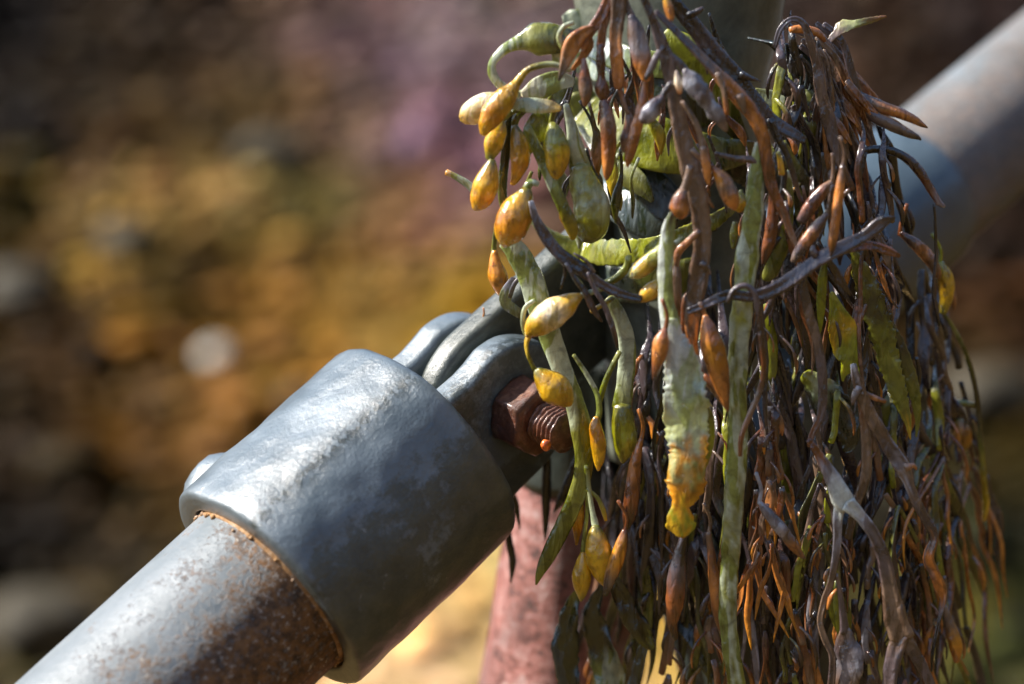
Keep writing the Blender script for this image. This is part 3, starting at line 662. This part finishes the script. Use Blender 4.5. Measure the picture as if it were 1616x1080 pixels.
frond(CW, 'orange frond curving down from the thick black branch to the long strap',
      [([(1035,18,8),(1062,45,12),(1095,78,14),(1128,112,17),(1155,142,24),(1178,168,24),(1196,195,22),(1206,225,20),(1211,262,18),(1220,300,16),(1236,335,13),(1250,372,10),(1262,405,6)], -54, 'BPNNOOORRRNR', GR), ([(1132,115,9),(1143,145,9),(1147,182,8)], -56, 'NNO'), ([(1166,150,16),(1173,168,10),(1175,180,3)], -56, 'NN'), ([(1128,242,6),(1160,250,9),(1190,254,12),(1212,275,14),(1222,300,10)], -52, 'PNRN'), ([(1158,0,8),(1056,10,4)], -40, 'K')] [:4])
frond(CW, 'small bright orange pod hanging at the very top of the post', [([(1048,-12,5),(1050,0,6)], -60, 'O')], [([(1050,-6,8),(1055,12,13),(1059,28,10),(1060,34,3)], -62, 'YOO', RD)])
frond(CW, 'pale leafy sprig sticking out to the upper right', [([(1303,72,6),(1316,56,14),(1330,42,24),(1350,38,15),(1378,31,11),(1399,26,3)], 0, 'PNTNR', dict(flat=.12, seg=14, step=4, serr=.3, ripple=.2))], mat='l', group='fronds at the upper right')
frond(CW, 'brown frond looping over the top right and hanging behind the pods',
      [([(1222,75,8),(1232,45,9),(1250,30,9),(1268,38,11),(1278,62,14),(1290,105,17),(1296,150,20),(1308,190,22),(1316,225,17),(1328,262,14),(1345,300,12)], -22, 'KPPNPNPPNR', GR), ([(1246,48,10),(1262,46,14),(1290,52,12),(1302,66,5)], -16, 'OOR')], group='fronds at the upper right')
frond(CW, 'two long orange tipped pods reaching right across the far pipe',
      [([(1300,95,9),(1325,125,12),(1345,142,10)], 2, 'NN', GR), ([(1325,130,9),(1350,165,10)], 2, 'NN')],
      [([(1342,140,8),(1365,157,18),(1392,170,20),(1415,177,18),(1440,188,14),(1455,197,9),(1464,202,2)], 2, 'NPNOOOK', RD), ([(1348,162,8),(1380,185,17),(1405,196,20),(1428,208,16),(1448,217,8),(1453,221,2)], 0, 'NPNNK', RD)], group='fronds at the upper right')
frond(CW, 'black twig arching out over the far pipe with a thread hanging from its tip',
      [([(1344,300,9),(1348,262,10),(1362,240,12),(1395,236,13),(1428,248,14),(1452,272,15),(1468,298,14),(1482,320,11),(1491,326,5)], -8, 'PKKKBRS', dict(flat=.8)), ([(1474,322,4),(1476,365,5),(1477,410,5),(1473,455,6),(1478,490,7),(1482,515,4)], -8, 'KKPK')], group='fronds at the upper right')
# --- branches across the middle
frond(CW, 'slim purple black branch curving from the yellow bladders down across the post',
      [([(838,318,8),(846,345,13),(862,375,18),(885,402,20),(915,424,20),(945,446,15),(980,464,14),(1012,472,10)], -54, 'SPPKPPK', GR), ([(880,400,6),(892,425,7),(885,456,3)], -54, 'PK'), ([(893,415,6),(908,440,8),(924,462,11),(936,488,11),(950,508,3)], -56, 'PKBB'), ([(928,430,6),(938,455,8),(955,485,9),(968,520,9),(974,550,3)], -57, 'PPK'), ([(905,400,3),(925,412,6),(938,430,5)], -56, 'PP')], group='purple branches across the tangle')
frond(CW, 'thick grey purple branch rising to the right across the hanging fronds',
      [([(1085,492,10),(1115,480,14),(1150,466,17),(1180,468,17),(1212,462,22),(1250,440,23),(1288,412,23),(1325,392,22),(1365,372,17),(1390,352,20),(1412,343,4)], -60, 'KPKPPPPPPPK', GR), ([(1290,408,14),(1330,396,12),(1370,388,14),(1400,396,14),(1420,405,6)], -52, 'PPRR', GR), ([(1288,405,12),(1282,395,10),(1284,388,4)], -60, 'PP'), ([(1325,390,12),(1318,350,10),(1322,320,8),(1340,300,6)], -50, 'PPN')], group='purple branches across the tangle')
frond(CW, 'thin stem knotted over the long pale strap and trailing down beside it', [([(1148,478,6),(1158,458,8),(1175,451,9),(1190,462,9),(1197,495,10),(1202,540,10),(1205,585,9),(1196,625,9),(1183,655,9),(1170,690,8),(1168,720,6)], -66, 'KPPBBRNNRR', dict(flat=.8))], group='purple branches across the tangle')
# --- pale stem and serrated blade
r = frond(SW, 'pale stem opening into a torn pale blade with an amber tip in front',
      [([(1062,336,10),(1055,362,19),(1051,400,22),(1050,440,23),(1052,480,24),(1060,520,32)], -64, 'PWWLWW', dict(flat=.3, seg=14, step=5))],
      [([(1058,505,22),(1062,530,34),(1073,560,50),(1080,600,64),(1082,640,72),(1084,680,68),(1087,712,64),(1084,738,58),(1082,765,64),(1078,785,46),(1074,800,28),(1073,818,46),(1076,834,44),(1077,846,20)], -66, 'WWWWLWLTTLATAAYVY', dict(flat=.1, seg=30, step=3, serr=.20, ripple=.16, curl=.10, twist=.12, wart=.02)), ([(1100,625,14),(1112,660,28),(1114,700,26),(1108,735,14),(1106,752,4)], -63, 'GGVVY', dict(flat=.12, seg=18, step=4, serr=.1, ripple=.2))], 's', 'l', 'blade', group=None)
# --- serrated blades on the right
frond(SW, 'long olive blade with a toothed left edge hanging at the right', [([(1345,392,10),(1357,425,28),(1372,465,42),(1386,505,44),(1398,550,40),(1410,595,34),(1424,640,24),(1433,668,12),(1437,694,2)], -30, 'GGDGGGGY', dict(flat=.1, seg=20, step=3, serr=.3, ripple=.15, twist=.15)), ([(1385,480,14),(1405,520,22),(1428,570,24),(1443,620,20),(1448,660,10),(1446,690,3)], -24, 'GDGG', dict(flat=.1, seg=16, step=4, serr=.2))], mat='l', group='toothed blades on the right')
frond(SW, 'short yellow green blade split at the tip, right of the middle', [([(1312,462,8),(1320,490,26),(1330,520,44),(1336,550,44),(1342,570,34),(1332,590,12),(1330,602,3)], -36, 'VVYVVV', dict(flat=.1, seg=20, step=3, serr=.1, ripple=.2)), ([(1340,545,24),(1350,570,22),(1356,592,6)], -35, 'VV', dict(flat=.1, serr=.1))], mat='l', group='toothed blades on the right')
frond(SW, 'narrow pointed olive blade beside the yellow green one', [([(1303,405,8),(1298,440,14),(1296,480,14),(1295,510,8),(1294,527,2)], -38, 'DVVV', dict(flat=.15, serr=.05))], mat='l', group='toothed blades on the right')
frond(SW, 'crumpled dark green leaf deep in the tangle', [([(1270,590,20),(1290,610,44),(1320,640,60),(1335,670,50),(1340,700,30),(1332,712,10)], -20, 'VLEEDD', dict(flat=.1, seg=20, step=4, serr=.25, ripple=.4))], mat='l', group='toothed blades on the right')
# --- big forked brown branches at the lower right
frond(CW, 'pale shiny forked branch in front at the lower right, each arm forking again',
      [([(1276,694,9),(1296,724,16),(1314,755,25),(1328,785,34),(1338,802,30)], -62, 'RRSWW', GR), ([(1328,792,20),(1322,818,15),(1321,860,13),(1312,915,11),(1300,950,10),(1294,982,9),(1303,1012,10),(1314,1040,11),(1310,1100,12)], -61, 'WSPNNNPN', GR), ([(1338,795,26),(1358,815,19),(1378,842,19),(1394,880,21),(1404,930,25),(1413,975,36),(1424,1008,38)], -63, 'WSPPNNN', GR), ([(1422,1002,26),(1410,1035,27),(1404,1070,24),(1402,1110,20)], -63, 'NPPN', GR), ([(1424,1002,24),(1442,1030,20),(1460,1062,17),(1478,1105,15)], -63, 'NPPN', GR), ([(1320,905,5),(1326,940,8),(1331,975,12),(1333,1000,16)], -60, 'NPP'), ([(1320,930,3),(1310,945,7),(1306,962,3)], -64, 'OO')],
      [([(1333,992,14),(1336,1018,40),(1340,1045,46),(1336,1070,38),(1332,1110,30)], -60, 'NPSNN', dict(flat=.3, seg=18, wart=.14, step=5))], podname='torn_tip', group=None)
frond(CW, 'knobbly brown branch descending to the right with a torn orange middle',
      [([(1346,575,9),(1356,612,17),(1374,655,20),(1398,698,22),(1424,738,24),(1436,768,16),(1450,800,15),(1466,828,16),(1474,848,14),(1465,880,20),(1475,905,19),(1484,928,20),(1488,950,9),(1481,985,6),(1472,1030,5),(1470,1060,3)], -50, 'SPNNPSNPPPOOSKKK', GR), ([(1428,738,14),(1442,735,8),(1446,742,3)], -52, 'NO'), ([(1355,610,14),(1348,628,10),(1345,640,3)], -50, 'SN'), ([(1360,620,10),(1380,628,9),(1398,634,6)], -50, 'NO'), ([(1358,625,12),(1366,690,15),(1366,750,16),(1350,800,14),(1338,850,12)], -46, 'RNNNB', GR)], group=None)
frond(CW, 'flat brown stem hanging from the grey purple branch', [([(1262,415,8),(1268,455,13),(1278,500,15),(1291,545,15),(1298,600,15),(1296,650,13),(1280,690,9),(1276,705,5)], -52, 'PPNPPPR', GR)], group=None)
POD1 = [
 ('orange pod pointing down left above the purple branch', [(1306,338,8),(1292,355,17),(1275,378,20),(1260,398,16),(1251,413,8)], -56, 'NNOPN'),
 ('straight orange pod over the purple branch', [(1330,262,8),(1325,300,14),(1319,345,15),(1314,382,13),(1311,405,3)], -62, 'NOOOK'),
 ('dark red pod hanging just right of the long pale strap', [(1218,300,7),(1220,335,17),(1216,370,20),(1208,402,14),(1204,420,5)], -46, 'BRRRK'),
 ('broad red brown pod slanting left under the looped frond', [(1312,288,10),(1296,304,20),(1278,328,22),(1264,350,16)], -48, 'NRRP'),
 ('shiny pod pointing down right with a bare orange end', [(1198,792,6),(1210,808,16),(1230,832,20),(1250,858,18),(1264,876,10),(1271,882,3)], -52, 'SPSNON'),
 ('orange brown pod at the left edge of the dark fronds', [(1012,692,7),(1003,730,18),(998,775,23),(994,812,22),(989,834,10)], -44, 'OORRK'),
 ('smooth amber pod low on the left of the dark fronds', [(986,836,8),(980,862,20),(970,892,24),(962,915,18),(955,940,8)], -46, 'RAANK'),
 ('small shiny orange pod beside the pale blade', [(1050,518,7),(1044,538,22),(1041,558,22),(1036,580,14),(1032,600,6)], -68, 'ROORK'),
 ('mottled brown pod low in the middle foreground', [(1082,835,10),(1074,870,18),(1068,905,28),(1065,950,28),(1061,985,16),(1066,1010,6)], -50, 'PKPRRK'),
 ('reddish pod low beside the long pale strap', [(1118,840,8),(1124,890,14),(1130,930,22),(1137,975,20),(1144,1010,8)], -48, 'NRORK'),
 ('slim orange pod touching the long pale strap on its left', [(1146,835,5),(1140,870,10),(1136,905,12),(1134,925,4)], -46, 'OOY'),
 ('orange pod on the right edge over the far collar', [(1420,368,8),(1440,382,18),(1462,402,20),(1478,428,16),(1482,440,6)], 5, 'RNONO'),
 ('yellow green pod at the outer right edge', [(1482,415,14),(1492,440,26),(1493,468,24),(1488,495,12)], 12, 'VYYG'),
 ('brown orange pod among the black stems at the right', [(1448,610,8),(1440,640,18),(1434,670,18),(1428,695,5)], -15, 'KROB'),
 ('amber pod low at the far right', [(1490,955,8),(1500,990,18),(1508,1020,22),(1510,1045,10)], -10, 'NNAO'),
]
for lb, pts, d, c in POD1:
    top = pts[0]
    frond('wrack_pod_stem', lb, [([(top[0]+random.Random(top[0]).uniform(-14, 14), top[1]-46, 6), (top[0]+3, top[1]-20, 6), (top[0], top[1]+4, 7)], d, c[0]+c[0])], [(pts, d, c, RD)], group='single pods on short stems')
frond(KW, 'thin green stem arching down outside the right edge with a yellow tip', [([(1470,470,6),(1500,510,7),(1525,560,8),(1540,620,9),(1548,700,9),(1553,760,11),(1556,795,12),(1553,822,6)], 30, 'DGGDDGYY', dict(flat=.5)), ([(1495,636,9),(1520,636,10),(1540,640,8)], 35, 'ELG')], [([(1512,660,12),(1518,680,28),(1520,700,26),(1518,714,8)], 38, 'GAAG', RD)], 's', 'b', 'bladder', group=None)
# --- grey green crumpled blades at the bottom left
for pts, d, c, lb in [([(912,930,8),(900,965,30),(892,1010,42),(896,1060,40),(905,1120,30)], -8, 'GEEED', 'dull blue green blade at the bottom beside the pink leg'),
                      ([(950,925,10),(935,965,30),(945,1010,46),(960,1060,52),(965,1120,40)], -4, 'DEDLE', 'broad crumpled dark green blade at the bottom left of the tangle'),
                      ([(962,900,10),(985,950,34),(1008,990,34),(1022,1015,20),(1030,1024,8)], -22, 'EDDDG', 'folded dark leaf pointing down right below the amber pod'),
                      ([(1018,880,8),(1022,940,18),(1020,1000,16),(1005,1060,20),(990,1110,14)], -12, 'DGED', 'narrow grey green blade between the bottom left leaves and the dark pods')]:
    frond(SW, lb, [(pts, d, c, dict(flat=.12, seg=18, step=4, serr=.12, ripple=.45, twist=.5))], mat='s', group='crumpled blades at the bottom left')
# --- black tips hanging behind the nut
for pts, lb in [([(863,700,10),(863,745,15),(862,790,15),(861,830,10),(860,852,2)], 'black pointed tip hanging in front of the pink leg'),
                ([(915,715,10),(898,760,16),(885,790,14),(873,810,2)], 'short dark tip slanting left under the nut'),
                ([(800,800,8),(803,850,12),(809,885,13),(806,920,3)], 'blurred brown tip on the left edge of the pink leg'),
                ([(798,762,8),(812,792,13),(821,836,2)], 'small black tip poking from behind the big collar')]:
    frond(KW, lb, [(pts, 25, 'KKD', dict(flat=.5))], mat='s', group='dark tips hanging behind the nut')
frond('sprout', 'tiny orange sprout standing on top of the fork', [([(762,502,3),(764,494,3),(763,486,3)], 0, 'OO')], group=None, cat='seaweed')
frond('purple_scrap', 'crumpled purple white scrap of weed caught between the fork and the strap', [([(812,440,12),(800,462,20),(798,478,18),(815,492,16),(832,505,8)], -20, 'PSSP', BN), ([(835,425,5),(812,448,7),(804,470,6)], -30, 'PP')], mat='s', group=None)

# --- the mass of hanging fronds
def skirt(x, y):
    yy = min(max(y, 300), 1100); cx = 1215 + (yy-300)*.055; hw = 250 + (yy-300)*.09
    t = max(-1, min(1, (x-cx)/hw)); return -42 + 95*(1-math.sqrt(1-t*t*.96))
def hanging(rng, x, y, length, w, layer, pal, tilt, depthlev, out, dirx=0.0, lev=0, cols=None, spread=.3):
    """a hanging frond that forks two or three times and ends in slim pods"""
    seglen = length*rng.uniform(.30, .5) if lev < depthlev else length*rng.uniform(.8, 1.1)
    n = 5; keys = []; cx, cy = x, y; dx = dirx; podf = rng.choice((.3, .5, .8, 1.2))
    for i in range(n+1):
        t = i/n; ww = w*(1-.15*t)
        if lev >= depthlev:
            ww = w*(.55 + podf*math.sin(math.pi*min(1, t*1.05))**1.3) if t < .95 else w*.12
        keys.append((cx, cy, max(ww, 1.5), skirt(cx, cy)+layer))
        dx += rng.gauss(0, .17) + (tilt-dx)*.3; cx += seglen/n*dx; cy += seglen/n
    keys[0] = (x, y, w*(.5 if lev == 0 else .9), keys[0][3] + (8 if lev == 0 else 0))
    if lev == 0: up = 75 if (y > 450 and x < 1400) else 22; keys.insert(0, (x - (x-1200)*.001*up*.8 + rng.uniform(-.3, .3)*up, y-up, w*.15, keys[0][3]+up*.3))
    cc = pal[min(lev, len(pal)-1)]
    out.append((keys, 0, cc, dict(flat=rng.uniform(.22, .6), seg=10, step=8, groove=rng.choice([0, .3]), wart=.05, twist=.9)))
    if lev <= 1 and layer < 22:
        for _ in range(rng.choice((0, 1, 1, 2))):
            q = keys[rng.randrange(1, len(keys)-1)]; sx = rng.choice((-1, 1)); tl = rng.uniform(22, 75); tw_ = rng.uniform(.3, .6)*w
            out.append(([(q[0], q[1], tw_*.7, q[3]), (q[0]+sx*tl*.3, q[1]+tl*.35, tw_, q[3]-3), (q[0]+sx*tl*.42, q[1]+tl*.75, tw_*rng.uniform(.9, 1.6), q[3]-3), (q[0]+sx*tl*.4, q[1]+tl, 2, q[3]-2)], 0, cc[-1]+rng.choice(('RO', 'NO', 'OA', 'BK', 'PK')), dict(flat=.6, seg=8, step=7, wart=.05)))
    if lev < depthlev and cy < 1130:
        for s in ((-1, 1) if rng.random() < .82 else (rng.choice((-1, 1)),)):
            hanging(rng, cx, cy, length*rng.uniform(.6, .85), w*rng.uniform(.68, .88), layer+rng.uniform(-5, 5), pal, tilt, depthlev, out, dx + s*spread*rng.uniform(.4, 1.2), lev+1)
PALS = [(['KPK', 'PKP', 'PRO', 'RO'], 'dark purple'), (['PPN', 'PNR', 'NOA', 'NOO'], 'brown and orange'), (['KK', 'KPK', 'KPK', 'KBK'], 'black'), (['KBR', 'KRN', 'ROA', 'ROA'], 'red brown'), (['DGV', 'GDG', 'GV', 'GVY'], 'dull olive'), (['PNN','PSP','PNR','RR'], 'dusty brown')]
ZONES = [(955, 1070, 'lower left of the tangle'), (1070, 1200, 'middle of the tangle'), (1200, 1340, 'tangle beside the long pale strap'), (1340, 1600, 'right hand side of the tangle')]
def zone(x):
    for a, b, s in ZONES:
        if x < b: return s
    return ZONES[-1][2]
rng = random.Random(21); count = 0
def fill(nf, xr, yr, lr, wr, layer, pals, lev, spread=.3):
    for _ in range(nf):
        x = rng.uniform(*xr); y = rng.uniform(*yr); pi = rng.choice(pals); out = []
        tilt = (x-1190)/330*.085 + rng.gauss(0, .03)
        hanging(rng, x, y, rng.uniform(*lr), rng.uniform(*wr), rng.uniform(*layer), PALS[pi][0], tilt, lev, out, rng.gauss(0, .12)+tilt*1.5, spread=spread)
        frond(CW, '%s frond hanging in the %s' % (PALS[pi][1], zone(x + tilt*200)), out, group='%s fronds in the %s' % (PALS[pi][1], zone(x + tilt*200)))
fill(28, (1000, 1440), (330, 620), (340, 520), (14, 26), (18, 38), [0, 2, 2, 0, 4], 1, .2)      # deep layers, coloured near black to paint shade into the gaps
fill(18, (990, 1470), (600, 820), (300, 420), (13, 22), (16, 34), [0, 2, 2, 4], 1, .2)
fill(20, (990, 1480), (540, 740), (280, 400), (8, 17), (6, 20), [0, 1, 1, 3, 4, 5], 1, .3)
fill(17, (1000, 1480), (690, 880), (230, 330), (8, 17), (3, 14), [0, 1, 3, 3, 5, 4], 2, .3)
fill(14, (1180, 1440), (200, 360), (190, 320), (8, 15), (-2, 14), [0, 1, 1, 3, 2], 1, .3)   # upper right
fill(14, (1190, 1420), (150, 290), (280, 420), (16, 28), (16, 32), [2, 0, 4, 2], 1, .25)
fill(12, (1400, 1490), (420, 700), (280, 400), (11, 16), (5, 30), [2, 2, 0, 1], 2, .22)
fill(8, (1010, 1060), (500, 640), (240, 360), (12, 20), (0, 10), [2, 0, 2], 1, .12)
fill(6, (1185, 1225), (600, 690), (180, 260), (11, 15), (-6, 2), [3, 1], 2, .22)
fill(7, (1228, 1262), (35, 100), (160, 260), (10, 16), (20, 40), [2, 0, 4], 1, .25)
# fan of brown fronds at the upper right
for i in range(13):
    t = i/12; x0 = 1240+rng.uniform(0, 60); y0 = 40+rng.uniform(-5, 45); x1 = 1300+t*85+rng.uniform(-10, 10); y1 = 250-t*60+rng.uniform(-30, 40)
    d = 10 - 25*(1-t) + rng.uniform(-6, 6); k = [(x0, y0, 8), (x0+(x1-x0)*.3+8, y0+30, 11), (x0+(x1-x0)*.6+8, y0+(y1-y0)*.55, rng.uniform(14, 20)), (x1, y1-20, rng.uniform(10, 16)), (x1+6+t*12, y1+14, 2)]
    j = [(k[2][0], k[2][1], 9), (k[2][0]+18, k[2][1]+22, rng.uniform(10, 14)), (k[2][0]+rng.uniform(26, 44), k[2][1]+rng.uniform(34, 60), 3)]
    frond(CW, 'dusty orange brown frond in the fan at the upper right', [(k, d, rng.choice(['PNRO', 'NNOR', 'PPNN', 'BNON']), GR), (j, d-3, 'NRO', GR)], group='fan of brown fronds at the upper right')
for i in range(16):
    x0 = 1235+rng.uniform(0, 70); y0 = 60+rng.uniform(0, 60); x1 = x0+rng.uniform(30, 95); y1 = y0+rng.uniform(170, 300); w_ = rng.uniform(10, 17)
    k = [(x0, y0, 5), (x0+rng.uniform(5, 30), y0+(y1-y0)*.3, w_), (x0+(x1-x0)*.6+rng.uniform(-8, 20), y0+(y1-y0)*.62, w_*.9), (x1, y1, w_*1.3), (x1+rng.uniform(-5, 12), y1+rng.uniform(28, 50), 3)]
    j = [(k[1][0], k[1][1], 8), (k[1][0]-rng.uniform(5, 22), k[1][1]+45, rng.uniform(9, 14)), (k[1][0]-rng.uniform(0, 30), k[1][1]+rng.uniform(80, 130), 3)]
    frond(CW, 'long brown frond falling from the fan towards the grey purple branch', [(k, rng.uniform(-14, 14), rng.choice(['KPNR', 'KBRO', 'PPNN', 'KKPB', 'KPKK']), GR), (j, rng.uniform(-16, 4), rng.choice(['PNR', 'KBO', 'NNO']), GR)], group='brown fronds below the fan')
for i in range(14):
    x0 = rng.uniform(1225, 1400); y0 = rng.uniform(200, 400); a = rng.uniform(-.9, .9); L_ = rng.uniform(60, 130); w_ = rng.uniform(8, 15)
    k = [(x0, y0, 4), (x0+a*L_*.3+rng.uniform(-6, 6), y0+L_*.35, w_*.7), (x0+a*L_*.7, y0+L_*.7, w_), (x0+a*L_, y0+L_, 2)]
    frond(CW, 'short tangled twig lying across the fronds above the grey purple branch', [(k, skirt(x0, y0)+rng.uniform(-8, 14), rng.choice(['KP', 'PN', 'NRO', 'KB']), GR)], group='short tangled twigs above the branch')
for i in range(22):
    x0 = rng.uniform(880, 1180); y0 = rng.uniform(20, 260); L_ = rng.uniform(70, 150); w_ = rng.uniform(6, 12); a = rng.uniform(-.45, .6)
    k = [(x0, y0, 4), (x0+a*L_*.4+rng.uniform(-10, 10), y0+L_*.35, w_), (x0+a*L_*.8, y0+L_*.7, w_*rng.choice((.9, 1.7))), (x0+a*L_, y0+L_, 2)]
    j = [(k[1][0], k[1][1], w_*.6), (k[1][0]-a*25-8, k[1][1]+L_*.25, w_*.8), (k[1][0]-a*30-6, k[1][1]+L_*.5, 2)]
    frond(CW, 'thin dark forked stem lying on the straps at the top of the post', [(k, rng.uniform(-36, -14), rng.choice(['KP', 'KPK', 'PKB', 'KDG', 'PRO']), GR), (j, rng.uniform(-36, -14), rng.choice(['KP', 'BR', 'NO']), GR)], group='thin dark stems on the straps')
for i in range(18):
    x0 = rng.uniform(835, 1010); y0 = rng.uniform(135, 300); L_ = rng.uniform(50, 120); w_ = rng.uniform(6, 13); a = rng.uniform(-.35, .35)
    k = [(x0, y0, 5), (x0+a*L_*.5+rng.uniform(-8, 8), y0+L_*.35, w_*.7), (x0+a*L_, y0+L_*.7, w_*rng.choice((1, 1.9))), (x0+a*L_*1.1, y0+L_, 3)]
    frond(KW, 'short olive stem bunched behind the yellow bladders', [(k, rng.uniform(-30, -12), rng.choice(['DGL', 'LGD', 'GVY', 'KDG', 'PNO']), ST)], mat='s', group='short olive stems behind the bladders')
print('objects', len(bpy.data.objects))
